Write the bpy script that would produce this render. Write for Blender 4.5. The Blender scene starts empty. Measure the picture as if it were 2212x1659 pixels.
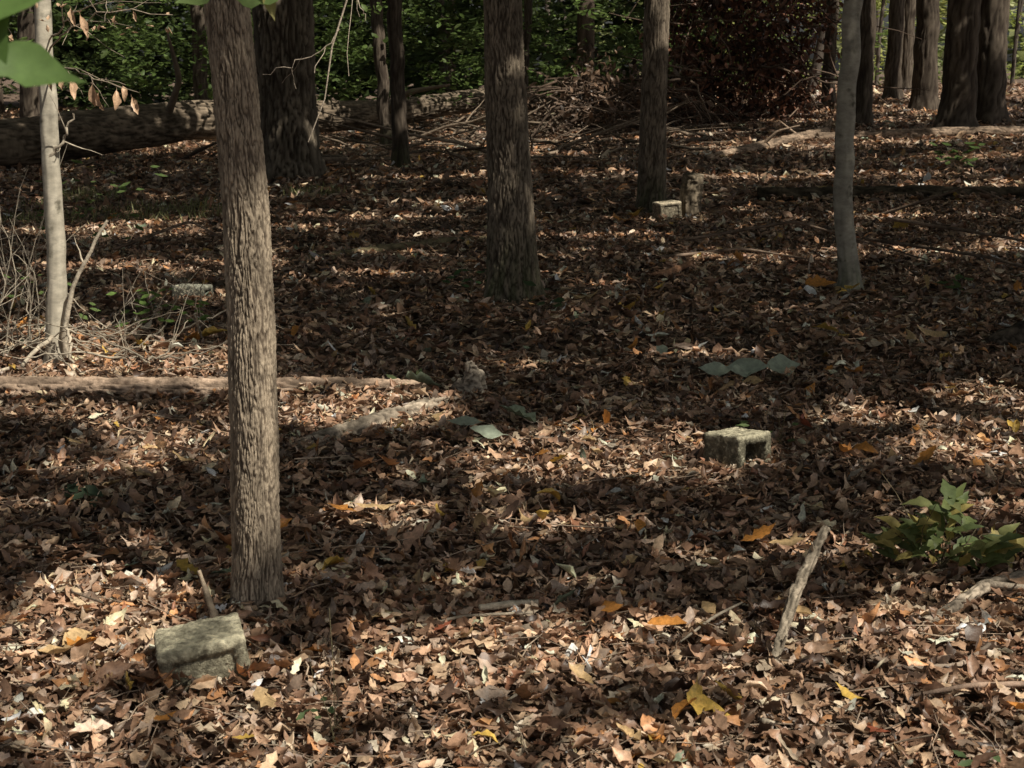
import bpy, math, numpy as np
from mathutils import Vector, Matrix, noise as mn
rng=np.random.default_rng(7)
sc=bpy.context.scene
SUN=np.array([0.47,-0.39,0.79]); SUN/=np.linalg.norm(SUN)

# ---------------------------------------------------------------- helpers
def sst(a,b,x):
    if a>b: return 1-sst(b,a,x)
    t=np.clip((x-a)/(b-a),0,1); return t*t*(3-2*t)
def G(x,y):
    x=np.asarray(x,float); y=np.asarray(y,float)
    r=sst(5,40,y)
    return 0.35*r+0.75*r*sst(-6,9,x)+0.03*np.sin(x*0.9+1)*np.sin(y*0.7)*sst(6,12,y)
def g(x,y): return float(G(x,y))
def vnoise(x,y,seed=0):
    def h(i,j):
        n=np.sin(i*127.1+j*311.7+seed*74.7)*43758.5453
        return n-np.floor(n)
    xi=np.floor(x); yi=np.floor(y); xf=x-xi; yf=y-yi
    u=xf*xf*(3-2*xf); v=yf*yf*(3-2*yf)
    return (h(xi,yi)*(1-u)+h(xi+1,yi)*u)*(1-v)+(h(xi,yi+1)*(1-u)+h(xi+1,yi+1)*u)*v
def bump(x,y):
    return 0.045*(vnoise(x*1.7,y*1.7,3)-.5)+0.035*(vnoise(x*5,y*5,4)-.5)

def make(name,V,F,C=None,mat=None,parent=None,smooth=True):
    V=np.asarray(V,np.float32); F=np.asarray(F,np.int32)
    me=bpy.data.meshes.new(name)
    me.vertices.add(len(V)); me.vertices.foreach_set("co",V.ravel())
    me.loops.add(F.size); me.loops.foreach_set("vertex_index",F.ravel())
    me.polygons.add(len(F)); me.polygons.foreach_set("loop_start",np.arange(0,F.size,4,dtype=np.int32))
    if smooth: me.polygons.foreach_set("use_smooth",np.ones(len(F),bool))
    me.update(calc_edges=True)
    if C is not None:
        a=me.color_attributes.new("Col",'FLOAT_COLOR','POINT')
        c=np.ones((len(V),4),np.float32); c[:,:3]=C
        a.data.foreach_set("color",c.ravel())
    if mat: me.materials.append(mat)
    ob=bpy.data.objects.new(name,me); sc.collection.objects.link(ob)
    if parent: ob.parent=parent
    return ob
class Acc:
    def __init__(s): s.V=[];s.F=[];s.C=[];s.n=0
    def add(s,V,F,C):
        V=np.asarray(V,float); s.V.append(V); s.F.append(np.asarray(F)+s.n)
        C=np.asarray(C,float)
        if C.ndim==1: C=np.tile(C,(len(V),1))
        s.C.append(C); s.n+=len(V)
    def make(s,name,mat,parent=None,smooth=True):
        return make(name,np.concatenate(s.V),np.concatenate(s.F),np.concatenate(s.C),mat,parent,smooth)

PROF={0:[.03,.05,.5,.85,1,.95,.72,.38,.02],
      1:[.03,.35,.72,.5,1.0,.6,.9,.5,.12],
      2:[.03,.8,.6,1.15,.65,.7,.35,.28,.02],
      3:[.03,.4,.75,.95,1,.9,.65,.3,.02]}
def resamp(p,n): return np.interp(np.linspace(0,1,n),np.linspace(0,1,len(p)),p)
def leaves(pos,R,L,W,curl,fold,prof,col,nu=9,crink=0.05):
    N=len(pos); u=np.linspace(0,1,nu)[None,:]
    if nu==9: P=np.array([PROF[k] for k in range(4)])[prof]
    elif nu==4: P=np.tile(np.array([.12,.95,.8,.05]),(N,1))
    else: P=np.array([resamp(PROF[k],nu) for k in range(4)])[prof]
    c=np.where(np.abs(curl)<.05,.05,curl)[:,None]
    ax=L[:,None]*np.sin(c*(u-.5))/c; az=L[:,None]*(1-np.cos(c*(u-.5)))/c
    V=np.zeros((N,nu,3,3))
    for k,s in enumerate((-1,0,1)):
        w=P*W[:,None]*(rng.uniform(.7,1.2,(N,nu)) if (s and crink>0) else 1)
        jit=rng.normal(0,crink,(N,nu))*L[:,None] if s!=0 else rng.normal(0,crink*.35,(N,nu))*L[:,None]
        V[:,:,k,0]=ax+ (rng.normal(0,.02,(N,nu))*L[:,None] if s else 0)
        V[:,:,k,1]=s*w*np.cos(fold)[:,None]
        V[:,:,k,2]=az+abs(s)*w*np.sin(fold)[:,None]+jit*P
    V=np.einsum('nij,nukj->nuki',R,V)+pos[:,None,None,:]
    b=np.arange(N)[:,None]*(nu*3)
    f=[]
    for i in range(nu-1):
        for k in range(2):
            a=i*3+k; f.append([a,a+1,a+4,a+3])
    F=(b[:,:,None]+np.array(f)[None]).reshape(-1,4)
    C=np.repeat(col,nu*3,axis=0)
    return V.reshape(-1,3),F,C
def rots(N,tilt,yaw=None):
    yaw=rng.uniform(0,2*np.pi,N) if yaw is None else yaw
    ta=rng.uniform(0,2*np.pi,N)
    cy,sy=np.cos(yaw),np.sin(yaw)
    Z=np.zeros((N,3,3)); Z[:,0,0]=cy;Z[:,0,1]=-sy;Z[:,1,0]=sy;Z[:,1,1]=cy;Z[:,2,2]=1
    kx,ky=np.cos(ta),np.sin(ta); c,s=np.cos(tilt),np.sin(tilt)
    K=np.zeros((N,3,3))
    K[:,0,0]=c+kx*kx*(1-c);K[:,0,1]=kx*ky*(1-c);K[:,0,2]=ky*s
    K[:,1,0]=kx*ky*(1-c);K[:,1,1]=c+ky*ky*(1-c);K[:,1,2]=-kx*s
    K[:,2,0]=-ky*s;K[:,2,1]=kx*s;K[:,2,2]=c
    return np.einsum('nij,njk->nik',K,Z)
def dirR(dx,up=(0,0,1)):
    x=Vector(dx).normalized(); u=Vector(up)
    if abs(x.dot(u))>.98: u=Vector((0,1,0))
    y=u.cross(x).normalized(); z=x.cross(y)
    return np.array([[x[0],y[0],z[0]],[x[1],y[1],z[1]],[x[2],y[2],z[2]]])

def spline(pts,rad,n):
    pts=np.asarray(pts,float); rad=np.asarray(rad,float)
    d=np.r_[0,np.cumsum(np.linalg.norm(np.diff(pts,axis=0),axis=1))]
    t=np.linspace(0,d[-1],n)
    P=np.stack([np.interp(t,d,pts[:,k]) for k in range(3)],1); R=np.interp(t,d,rad)
    if n>6:
        for _ in range(max(1,n//(4*len(pts)))):
            P[1:-1]=(P[:-2]+2*P[1:-1]+P[2:])/4
    return P,R
def ridgef(px,py,pz,s,vs):
    """furrow field: 0 in furrow, 1 on ridge; z is the grain direction"""
    wx=mn.noise(Vector((px*s*.35,py*s*.35,pz*vs*1.3+7)))*.9
    a=abs(mn.noise(Vector((px*s+wx,py*s-wx,pz*vs))))
    b=abs(mn.noise(Vector((px*s*1.7+5+wx,py*s*1.7,pz*vs*1.8+3))))
    c=abs(mn.noise(Vector((px*s*.5,py*s*.5+9,pz*vs*2.4+wx))))
    k=min(a*1.0,b*1.7+.04,c*5+.11)/.22
    k=min(1,k); return k*k*(3-2*k)
def tube(P,R,n=6,cap=True,lump=0.0,seed=0,ridge=None):
    P=np.asarray(P,float);R=np.asarray(R,float); m=len(P)
    T=np.gradient(P,axis=0); T/=np.linalg.norm(T,axis=1)[:,None]+1e-9
    a=np.array([0,0,1.]) if abs(T[0,2])<.8 else np.array([0,1.,0])
    N=np.zeros_like(P)
    v=a-T[0]*np.dot(a,T[0]); v/=np.linalg.norm(v)
    for i in range(m):
        v=v-T[i]*np.dot(v,T[i]); v/=np.linalg.norm(v); N[i]=v
    B=np.cross(T,N); th=np.linspace(0,2*np.pi,n,endpoint=False)
    RR=np.repeat(R[:,None],n,1); K=np.ones_like(RR)
    if lump>0 or ridge:
        s_=np.r_[0,np.cumsum(np.linalg.norm(np.diff(P,axis=0),axis=1))]
        for i in range(m):
            for j in range(n):
                c,s=math.cos(th[j]),math.sin(th[j]); r=R[i]
                q=mn.noise(Vector((c*1.3+seed,s*1.3,s_[i]/max(r,.01)*.35)))+.5*mn.noise(Vector((c*3+seed,s*3,s_[i]/max(r,.01)*.9)))
                RR[i,j]*=1+lump*q
                if ridge:
                    k=ridgef(c*r+seed,s*r,s_[i],ridge[0],ridge[0]*.09); RR[i,j]+=ridge[1]*(k-.6); K[i,j]=.3+.7*k
    V=P[:,None,:]+RR[...,None]*(np.cos(th)[None,:,None]*N[:,None,:]+np.sin(th)[None,:,None]*B[:,None,:])
    if cap:
        V=np.concatenate([np.repeat(P[:1][None],n,1).reshape(1,n,3),V,np.repeat(P[-1:][None],n,1).reshape(1,n,3)])
        K=np.concatenate([K[:1],K,K[-1:]])
    m2=len(V); i=np.arange(m2-1)[:,None]*n; j=np.arange(n)[None,:]; j2=(j+1)%n
    F=np.stack([i+j,i+j2,i+n+j2,i+n+j],-1).reshape(-1,4)
    if ridge: return V.reshape(-1,3),F,K.reshape(-1)
    return V.reshape(-1,3),F

# ---------------------------------------------------------------- materials
def newmat(name):
    m=bpy.data.materials.new(name); m.use_nodes=True; nt=m.node_tree
    for n in list(nt.nodes): nt.nodes.remove(n)
    return m,nt,lambda t,**k:_n(nt,t,**k)
def _n(nt,t,**k):
    n=nt.nodes.new(t)
    for a,b in k.items(): setattr(n,a,b)
    return n
def ramp(nt,fac,stops):
    r=nt.nodes.new("ShaderNodeValToRGB"); e=r.color_ramp.elements
    while len(e)<len(stops): e.new(0.5)
    for i,(p,c) in enumerate(stops):
        e[i].position=p; e[i].color=(c[0],c[1],c[2],1)
    nt.links.new(fac,r.inputs[0]); return r.outputs[0]
def attr_mat(name,rough=.6,transl=0.0,nscale=40,namt=.5,bscale=60,bstr=.3,stretch=(1,1,1),bdist=.005,spec=.4,moss=None):
    m,nt,N=newmat(name); L=nt.links
    at=N("ShaderNodeAttribute",attribute_name="Col")
    tc=N("ShaderNodeTexCoord"); mp=N("ShaderNodeMapping"); mp.inputs[3].default_value=stretch
    L.new(tc.outputs["Object"],mp.inputs[0])
    n1=N("ShaderNodeTexNoise"); n1.inputs["Scale"].default_value=nscale; n1.inputs["Detail"].default_value=6; n1.inputs["Roughness"].default_value=.65
    L.new(mp.outputs[0],n1.inputs["Vector"])
    v=ramp(nt,n1.outputs[0],[(.3,(1-namt,)*3),(.7,(1+namt,)*3)])
    mx=N("ShaderNodeMix",data_type='RGBA',blend_type='MULTIPLY'); mx.inputs[0].default_value=1
    L.new(at.outputs["Color"],mx.inputs[6]); L.new(v,mx.inputs[7])
    col=mx.outputs[2]
    if moss:
        n3=N("ShaderNodeTexNoise"); n3.inputs["Scale"].default_value=moss[0]; n3.inputs["Detail"].default_value=4
        L.new(tc.outputs["Object"],n3.inputs["Vector"])
        f=ramp(nt,n3.outputs[0],[(moss[1],(0,0,0)),(moss[1]+.12,(1,1,1))])
        m3=N("ShaderNodeMix",data_type='RGBA'); L.new(f,m3.inputs[0]); L.new(col,m3.inputs[6]); m3.inputs[7].default_value=(*moss[2],1)
        col=m3.outputs[2]
    n2=N("ShaderNodeTexNoise"); n2.inputs["Scale"].default_value=bscale; n2.inputs["Detail"].default_value=8; n2.inputs["Roughness"].default_value=.7
    L.new(mp.outputs[0],n2.inputs["Vector"])
    bp=N("ShaderNodeBump"); bp.inputs["Strength"].default_value=bstr; bp.inputs["Distance"].default_value=bdist
    L.new(n2.outputs[0],bp.inputs["Height"])
    p=N("ShaderNodeBsdfPrincipled"); p.inputs["Roughness"].default_value=rough
    p.inputs["Specular IOR Level"].default_value=spec
    L.new(col,p.inputs["Base Color"]); L.new(bp.outputs[0],p.inputs["Normal"])
    out=N("ShaderNodeOutputMaterial")
    if transl>0:
        t=N("ShaderNodeBsdfTranslucent"); L.new(col,t.inputs[0])
        s=N("ShaderNodeMixShader"); s.inputs[0].default_value=transl
        L.new(p.outputs[0],s.inputs[1]); L.new(t.outputs[0],s.inputs[2]); L.new(s.outputs[0],out.inputs[0])
    else: L.new(p.outputs[0],out.inputs[0])
    return m
M_litter=attr_mat("dead_leaf",rough=.42,transl=.15,nscale=70,namt=.4,bscale=120,bstr=.4,bdist=.002,spec=.5)
M_green=attr_mat("green_leaf",rough=.5,transl=.45,nscale=30,namt=.3,bscale=60,bstr=.2,bdist=.002,spec=.3)
M_bark=attr_mat("furrowed_bark",rough=.9,nscale=9,namt=.35,bscale=110,bstr=.9,stretch=(1,1,.35),bdist=.007,spec=.15)
M_beech=attr_mat("beech_bark",rough=.75,nscale=14,namt=.3,bscale=70,bstr=.35,stretch=(1,1,1.8),bdist=.003,spec=.25,moss=(11,.60,(.12,.11,.08)))
M_wood=attr_mat("weathered_wood",rough=.9,nscale=25,namt=.5,bscale=60,bstr=.9,bdist=.008,spec=.15)
M_con=attr_mat("mossy_concrete",rough=.95,nscale=60,namt=.55,bscale=110,bstr=1,bdist=.012,spec=.1,moss=(60,.57,(.55,.52,.38)))

m,nt,N=newmat("leaf_mould"); L=nt.links
tc=N("ShaderNodeTexCoord"); vo=N("ShaderNodeTexVoronoi"); vo.inputs["Scale"].default_value=11
nz=N("ShaderNodeTexNoise"); nz.inputs["Scale"].default_value=3; nz.inputs["Detail"].default_value=8
L.new(tc.outputs["Object"],vo.inputs["Vector"]); L.new(tc.outputs["Object"],nz.inputs["Vector"])
sp=N("ShaderNodeSeparateColor"); L.new(vo.outputs["Color"],sp.inputs[0])
c1=ramp(nt,sp.outputs[0],[(0,(.05,.032,.022)),(.4,(.14,.09,.062)),(.8,(.24,.157,.105)),(1,(.4,.285,.2))])
c2=ramp(nt,nz.outputs[0],[(.35,(.5,.5,.5)),(.65,(1,1,1))])
mx=N("ShaderNodeMix",data_type='RGBA',blend_type='MULTIPLY'); mx.inputs[0].default_value=1
L.new(c1,mx.inputs[6]); L.new(c2,mx.inputs[7])
bp=N("ShaderNodeBump"); bp.inputs["Strength"].default_value=1; bp.inputs["Distance"].default_value=.04
L.new(vo.outputs["Distance"],bp.inputs["Height"])
p=N("ShaderNodeBsdfPrincipled"); p.inputs["Roughness"].default_value=.9
L.new(mx.outputs[2],p.inputs["Base Color"]); L.new(bp.outputs[0],p.inputs["Normal"])
o=N("ShaderNodeOutputMaterial"); L.new(p.outputs[0],o.inputs[0]); M_ground=m

# ---------------------------------------------------------------- ground
xs=np.unique(np.r_[np.linspace(-400,-30,18),np.linspace(-30,-8,40),np.linspace(-8,8,180),np.linspace(8,30,40),np.linspace(30,400,18)])
ys=np.unique(np.r_[np.linspace(-120,0,12),np.linspace(0,20,220),np.linspace(20,60,90),np.linspace(60,500,24)])
X,Y=np.meshgrid(xs,ys); Z=G(X,Y)+bump(X,Y)-.012
V=np.stack([X,Y,Z],-1).reshape(-1,3); nx=len(xs)
i=np.arange(len(ys)-1)[:,None]*nx; j=np.arange(nx-1)[None]
F=np.stack([i+j,i+j+1,i+nx+j+1,i+nx+j],-1).reshape(-1,4)
make("forest_ground",V,F,None,M_ground)

# ---------------------------------------------------------------- leaf litter
PAL=2.0*np.array([(.20,.121,.078),(.15,.088,.057),(.285,.184,.12),(.365,.26,.172),(.26,.195,.148),(.05,.031,.022),(.31,.158,.074),(.43,.345,.25),(.18,.087,.052),(.48,.42,.33)])
PW=np.array([.20,.17,.18,.12,.12,.10,.04,.04,.02,.03]); PW/=PW.sum()
def litter(y0,y1,dens,size,nu,tl,small=False):
    hw=lambda y:.40*y+.8
    n=int(dens*(y1-y0)*2*hw(y1))
    y=rng.uniform(y0,y1,n); x=rng.uniform(-hw(y1),hw(y1),n)
    k=np.abs(x)<hw(y); x=x[k];y=y[k]; n=len(x)
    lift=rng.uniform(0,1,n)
    z=G(x,y)+bump(x,y)+lift*.05*size**.5
    Ln=size*rng.uniform(.036,.10,n)*(1+.4*(rng.random(n)<.10))
    pr=rng.choice([0,1,2,3],n,p=[.40,.36,.05,.19])
    Wn=Ln*np.where(pr==0,rng.uniform(.12,.24,n),np.where(pr==2,rng.uniform(.24,.36,n),rng.uniform(.17,.30,n)))
    tilt=np.abs(rng.normal(0,tl,n))*(.35+.65*lift)
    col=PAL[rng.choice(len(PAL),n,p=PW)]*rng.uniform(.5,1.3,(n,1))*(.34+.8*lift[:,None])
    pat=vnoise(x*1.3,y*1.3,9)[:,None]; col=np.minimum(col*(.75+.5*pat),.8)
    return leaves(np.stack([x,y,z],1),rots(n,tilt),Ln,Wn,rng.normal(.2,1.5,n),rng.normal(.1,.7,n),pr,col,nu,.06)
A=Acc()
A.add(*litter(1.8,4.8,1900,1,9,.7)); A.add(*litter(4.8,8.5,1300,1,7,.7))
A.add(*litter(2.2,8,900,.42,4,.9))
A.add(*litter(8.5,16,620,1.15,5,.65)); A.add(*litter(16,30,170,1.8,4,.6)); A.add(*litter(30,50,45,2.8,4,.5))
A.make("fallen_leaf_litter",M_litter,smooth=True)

A=Acc()
for k in range(3600):
    y=2+16*rng.random()**1.6; x=rng.uniform(-1,1)*(.4*y+.6)
    a=rng.uniform(0,np.pi); l=rng.uniform(.05,.28)*(1 if rng.random()<.88 else 2.8); nb=5
    t=np.linspace(-.5,.5,nb); px=x+np.cos(a)*l*t+rng.normal(0,.03,nb)*l; py=y+np.sin(a)*l*t+rng.normal(0,.03,nb)*l
    pz=G(px,py)+bump(px,py)+rng.uniform(.015,.055)+rng.normal(0,.03)*t
    r=rng.uniform(.001,.0028)*(1+.5*(l>.5))
    c=np.array([.40,.31,.23])*rng.uniform(.35,1.4)
    V,F=tube(np.stack([px,py,pz],1),np.linspace(r,r*.5,nb),4,False); A.add(V,F,c)
A.make("fallen_twigs",M_wood)

A=Acc()
ORG=(.66,.29,.07);YEL=(.75,.50,.12);TAN=(.66,.46,.24);GRY=(.27,.32,.22);RED=(.36,.11,.06);BR=(.46,.21,.09)
sp=[(.42,6.75,ORG,.13,1,.9),(.15,5.55,YEL,.15,0,.6),(.12,5.35,YEL,.14,0,.5),(.05,5.3,TAN,.12,0,.3),(-.52,5.45,TAN,.2,0,.2),(-.62,5.4,ORG,.15,2,.3),
 (-.6,5.95,BR,.2,2,.5),(-.5,6.0,BR,.18,2,.5),(-.26,5.35,YEL,.1,0,.7),(.45,5.2,ORG,.11,0,.3),(.47,3.65,YEL,.13,0,.6),(.52,3.63,YEL,.14,0,.4),(.43,3.6,ORG,.13,0,.4),(.56,3.68,YEL,.12,0,.5),
 (1.38,6.2,ORG,.16,2,.6),(1.5,6.3,ORG,.14,1,.4),(1.3,6.7,RED,.14,2,.9),(1.3,6.9,ORG,.15,0,.8),(-1.23,4.1,TAN,.17,0,.3),(-1.2,4.05,ORG,.14,1,.2),(-1.25,3.98,TAN,.15,0,.3),
 (1.3,3.6,ORG,.13,0,.3),(.88,3.72,YEL,.1,0,.2),(.95,5.0,TAN,.15,0,.3),(.85,5.05,ORG,.14,1,.4),(-.95,4.95,BR,.16,0,.3),(-.82,5.1,ORG,.14,1,.5),
 (.75,9.9,YEL,.2,2,.5),(.5,10.3,TAN,.2,2,.5),(2.2,10.8,ORG,.22,2,.6),(2.4,10.7,YEL,.2,2,.4),(2.3,10.6,YEL,.2,0,.4),(1.9,9.1,YEL,.2,0,.7),(2.35,8.8,TAN,.2,2,.7),(2.5,9.0,TAN,.2,2,.5),
 (3.0,11.0,TAN,.18,2,.5),(2.2,7.5,YEL,.14,0,.3),(1.8,7.9,ORG,.15,1,.4),(2.4,8.3,YEL,.16,0,.3),(.7,8.6,ORG,.16,2,.4),(.1,9.2,YEL,.15,0,.3),(1.8,11.9,ORG,.25,2,.5),(3.6,14,YEL,.3,2,.6),
 (1.25,15.6,YEL,.3,2,.4),(1.1,15.2,ORG,.25,2,.3),(-3.1,17.8,YEL,.35,2,.3),(-3.0,18.5,ORG,.35,2,.3),(-1.9,8.9,ORG,.2,2,.4),(-1.8,9.0,YEL,.2,2,.4),(-1.3,9.1,ORG,.18,1,.4),
 (-3.0,9.3,ORG,.2,2,.6),(-1.5,5.9,TAN,.16,0,.3),(-1.35,6.1,TAN,.15,0,.3),(.9,3.5,RED,.1,1,.3),(-.2,4.2,RED,.07,1,.3),(1.7,6.1,ORG,.15,2,.5),(1.9,6.0,ORG,.15,1,.5),
 (-.45,7.6,GRY,.2,2,.5),(-.35,6.95,TAN,.14,2,.4),(.02,6.9,GRY,.2,2,.4),(.65,4.75,TAN,.12,0,.3),(-.4,4.3,TAN,.13,2,.4),(.3,4.35,ORG,.13,1,.3),(.45,4.2,ORG,.12,1,.5),(.85,4.3,TAN,.14,0,.3)]
def addleaf(A,x,y,z,col,l,pr,tilt,yaw=None,w=None,curl=None,fold=None):
    w=w or l*{0:.2,1:.28,2:.28,3:.28}[pr]
    R=rots(1,np.array([tilt]),None if yaw is None else np.array([yaw]))
    A.add(*leaves(np.array([[x,y,z]]),R,np.array([l]),np.array([w]),np.array([rng.normal(.5,1.0) if curl is None else curl]),np.array([rng.normal(.3,.5) if fold is None else fold]),np.array([pr]),np.array([col]),9,.035))
for (x,y,c,l,pr,t) in sp:
    addleaf(A,x,y,g(x,y)+.06+.25*l*math.sin(t),np.array(c)*rng.uniform(.8,1.05),l,pr,t)
for k in range(700):
    y=2.4+26*rng.random()**1.3; x=rng.uniform(-1,1)*(.4*y+.3)
    c=[ORG,YEL,TAN,TAN,GRY,BR,TAN,YEL][rng.integers(8)]
    addleaf(A,x,y,g(x,y)+.048,np.array(c)*rng.uniform(.5,1),rng.uniform(.05,.10)*(1+y*.035),int(rng.integers(4)),abs(rng.normal(0,.7)))
for (bx,by) in [(-.84,3.98),(.94,6.18)]:
    for k in range(46):
        a=rng.uniform(0,6.28); r=rng.uniform(.14,.2)
        addleaf(A,bx+r*math.cos(a),by+r*math.sin(a),.03+rng.uniform(0,.035),PAL[rng.integers(9)]*rng.uniform(.6,1.0),rng.uniform(.05,.11),int(rng.integers(4)),rng.uniform(.2,1.1))
A.make("autumn_leaves",M_litter)

# ---------------------------------------------------------------- trees
TREES=[]
def tree(name,x,y,prof,off,kind='oak',nr=48,fine=3.0,dz=.04,top=13,colr=(.17,.13,.10),colf=(.035,.025,.02),mossh=0,s=None,seed=0,lean=(0,0),amp=None,mat=None,zmin=-.15,kink=0,vsf=.11):
    z0=g(x,y)
    hs=np.r_[np.arange(zmin,fine,dz),np.arange(fine,top,.5)]
    ph=[p[0] for p in prof]; pr=[p[1] for p in prof]
    R=np.interp(hs,ph,pr); R=np.where(hs>ph[-1],pr[-1]*np.clip(1-(hs-ph[-1])/(top*1.15),.15,1),R)
    oh=[o[0] for o in off]; ox=np.interp(hs,oh,[o[1] for o in off]); oy=np.zeros_like(ox)
    if len(off)>2:
        w_=max(3,int(.22/dz)|1); k=np.hanning(w_+2)[1:-1];k/=k.sum(); nf=len(np.arange(zmin,fine,dz)); oo=np.pad(ox[:nf],w_//2,'edge'); ox[:nf]=np.convolve(oo,k,'valid')
    if kink: 
        ox=ox+kink*np.array([mn.noise(Vector((seed,h*2.2,0)))+.5*mn.noise(Vector((seed,h*5,3))) for h in hs])
    ox=ox+lean[0]*hs+.06*np.sin(hs*.5+seed)*np.clip(hs-2.5,0,1); oy=oy+lean[1]*hs+.08*np.sin(hs*.4+seed*2)*np.clip(hs-2.5,0,1)
    th=np.linspace(0,2*np.pi,nr,endpoint=False)
    V=[];C=[]
    rb=np.interp(1,ph,pr)
    s=s or 4.6/rb**.6
    amp=amp if amp is not None else rb*.075
    colr=np.array(colr);colf=np.array(colf)
    for h,r,dx,dy in zip(hs,R,ox,oy):
        fl=max(0,1-max(h,0)/(rb*2.5))**2
        for t in th:
            ct,st=math.cos(t),math.sin(t)
            rr=r*(1+.12*fl*math.sin(t*5+seed)+.03*math.sin(t*2+h*.8+seed)+.02*math.sin(t*3-h*1.7))
            if kind=='beech':
                q=mn.noise(Vector((ct*2+seed,st*2,h*4)))+.6*mn.noise(Vector((ct*4+seed,st*4,h*11)))
                kn=max(0,mn.noise(Vector((ct*1.2+seed*3,st*1.2,h*3.3)))-.45)
                rr*=1+.06*q+.5*kn; f=.5+.5*mn.noise(Vector((ct*2+seed,st*2,h*7)))
                c=(colf+(colr-colf)*min(1,.55+.6*f))*(1-1.2*min(kn,.5))
            else:
                k=ridgef(rr*ct+seed,rr*st,h,s,s*vsf)
                n2=mn.noise(Vector((ct*rb*s*3,st*rb*s*3,h*s*.7+seed)))
                n3=mn.noise(Vector((ct*1.5+seed,st*1.5,h*2.1)))
                n4=mn.noise(Vector((ct*rb*s*1.2,st*rb*s*1.2,h*s*.25+9)))
                rr+=amp*(k-.6)+amp*.5*n2+rb*.04*n3
                c=(colf+(colr-colf)*(.16+.84*k)*(.85+.45*n2+.3*n4))*(1+.3*n3)  # furrow tint: dark bark plus crevice shade painted in
            if mossh>0 and h<mossh*2:
                mm=max(0,1-h/mossh/1.5)*max(0,min(1,.6+mn.noise(Vector((ct*4,st*4,h*4)))))
                c=c*(1-mm)+np.array((.10,.12,.055))*mm*(.3+.7*(c[0]/colr[0]))
            V.append((x+dx+rr*ct,y+dy+rr*st,z0+h)); C.append(np.maximum(c,.008))
    m_=len(hs); i=np.arange(m_-1)[:,None]*nr; j=np.arange(nr)[None]; j2=(j+1)%nr
    F=np.stack([i+j,i+j2,i+nr+j2,i+nr+j],-1).reshape(-1,4)
    A=Acc(); A.add(V,F,np.array(C))
    for k in range(9):
        h=rng.uniform(top*.55,top*.95); a=rng.uniform(0,2*np.pi); l=rng.uniform(2,4)*(1.2-h/top*.5)
        tx=x+np.interp(h,hs,ox); ty=y+np.interp(h,hs,oy); rb2=float(np.interp(h,hs,R))*.55
        t=np.linspace(0,1,7)
        P=np.stack([tx+np.cos(a)*l*t+.1*np.sin(t*6+k),ty+np.sin(a)*l*t,z0+h+l*.55*t**.8],1)
        V2,F2=tube(P,rb2*(1-.85*t)+.006,6,False); A.add(V2,F2,colr*.7)
    ob=A.make(name,mat or (M_beech if kind=='beech' else M_bark))
    TREES.append((ob,x+float(ox[-1])*.8,y+float(oy[-1])*.8,top))
    return ob
BC=(.56,.51,.41); BF=(.28,.25,.19)
main=tree("hickory_tree",-.79,4.50,[(-.15,.11),(0,.092),(.07,.077),(.2,.070),(.75,.067),(1.3,.064),(1.9,.062)],[(0,0),(.2,.007),(.75,.014),(1.3,.007),(1.65,-.01),(1.95,-.035),(4,-.12)],nr=220,fine=2.4,dz=.005,s=108,amp=.0066,top=11,colr=(.47,.385,.285),colf=(.06,.043,.032),seed=1.3,kink=.006,vsf=.085)
lb=tree("beech_tree",-2.56,8.45,[(-.15,.13),(0,.088),(.1,.064),(.5,.054),(1.0,.051),(2,.044)],[(0,0),(.3,.02),(1,.034),(1.5,.04),(2.1,.03),(4,.0)],kind='beech',nr=40,fine=3,dz=.02,top=9,colr=BC,colf=BF,seed=4,kink=.02)
rbch=tree("beech_tree",2.44,10.95,[(-.15,.17),(0,.11),(.1,.08),(.4,.068),(1.0,.064),(2.3,.062)],[(0,0),(.31,-.04),(.83,-.075),(1.5,-.088),(2.14,-.05),(4,.05)],kind='beech',nr=40,fine=3,dz=.03,top=10,colr=(.40,.37,.30),colf=(.18,.16,.13),seed=7,mossh=.2,kink=.025)
t2=tree("oak_tree",.01,10.6,[(-.2,.27),(0,.21),(.15,.180),(.35,.166),(.85,.143),(1.5,.132),(2.3,.122)],[(0,0),(.83,-.023),(1.5,-.056),(2.15,-.078),(5,-.15)],nr=160,fine=2.9,dz=.013,s=48,amp=.015,seed=2,mossh=.4,colr=(.31,.255,.19))
t3=tree("oak_tree",1.48,16.3,[(-.2,.24),(0,.18),(.2,.15),(1,.135),(3,.125)],[(0,0),(3,.03)],nr=110,fine=3.4,dz=.022,s=36,amp=.013,seed=3,mossh=.35,colr=(.27,.22,.165))
t4=tree("tulip_poplar_tree",-3.06,21.2,[(-.3,.6),(0,.5),(.3,.43),(1.2,.39),(4,.37)],[(0,0),(4,-.06)],nr=140,fine=4.2,dz=.035,s=16,amp=.045,seed=5,top=15,colr=(.22,.185,.14))
FARS=[(-1.6,22.3,.105,(-.03,0)),(-2.1,26,.10,(-.06,0)),(6.0,26.6,.16,(.0,0)),(6.5,32,.12,(.01,0)),(8.2,33.5,.16,(0,0)),(7.7,29,.21,(-.015,0)),(7.2,25.1,.26,(.01,0)),(8.2,26.7,.25,(-.005,0)),(10.4,30.7,.2,(.12,0)),(-6.1,30.5,.13,(.0,0)),(-9.3,30,.2,(.02,0)),(.2,33,.09,(.06,0)),(9.6,38,.16,(0,0))]
for k,(x,y,r,ln) in enumerate(FARS):
    tree("oak_tree",x,y,[(-.3,r*1.9),(0,r*1.5),(.3,r*1.12),(1,r),(5,r*.9)],[(0,0),(4,0)],nr=56,fine=4.6,dz=.06,amp=r*.1,seed=10+k,lean=ln,top=13,mossh=.3 if k<2 else 0,colr=(.13,.105,.08),kink=.03)
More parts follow.
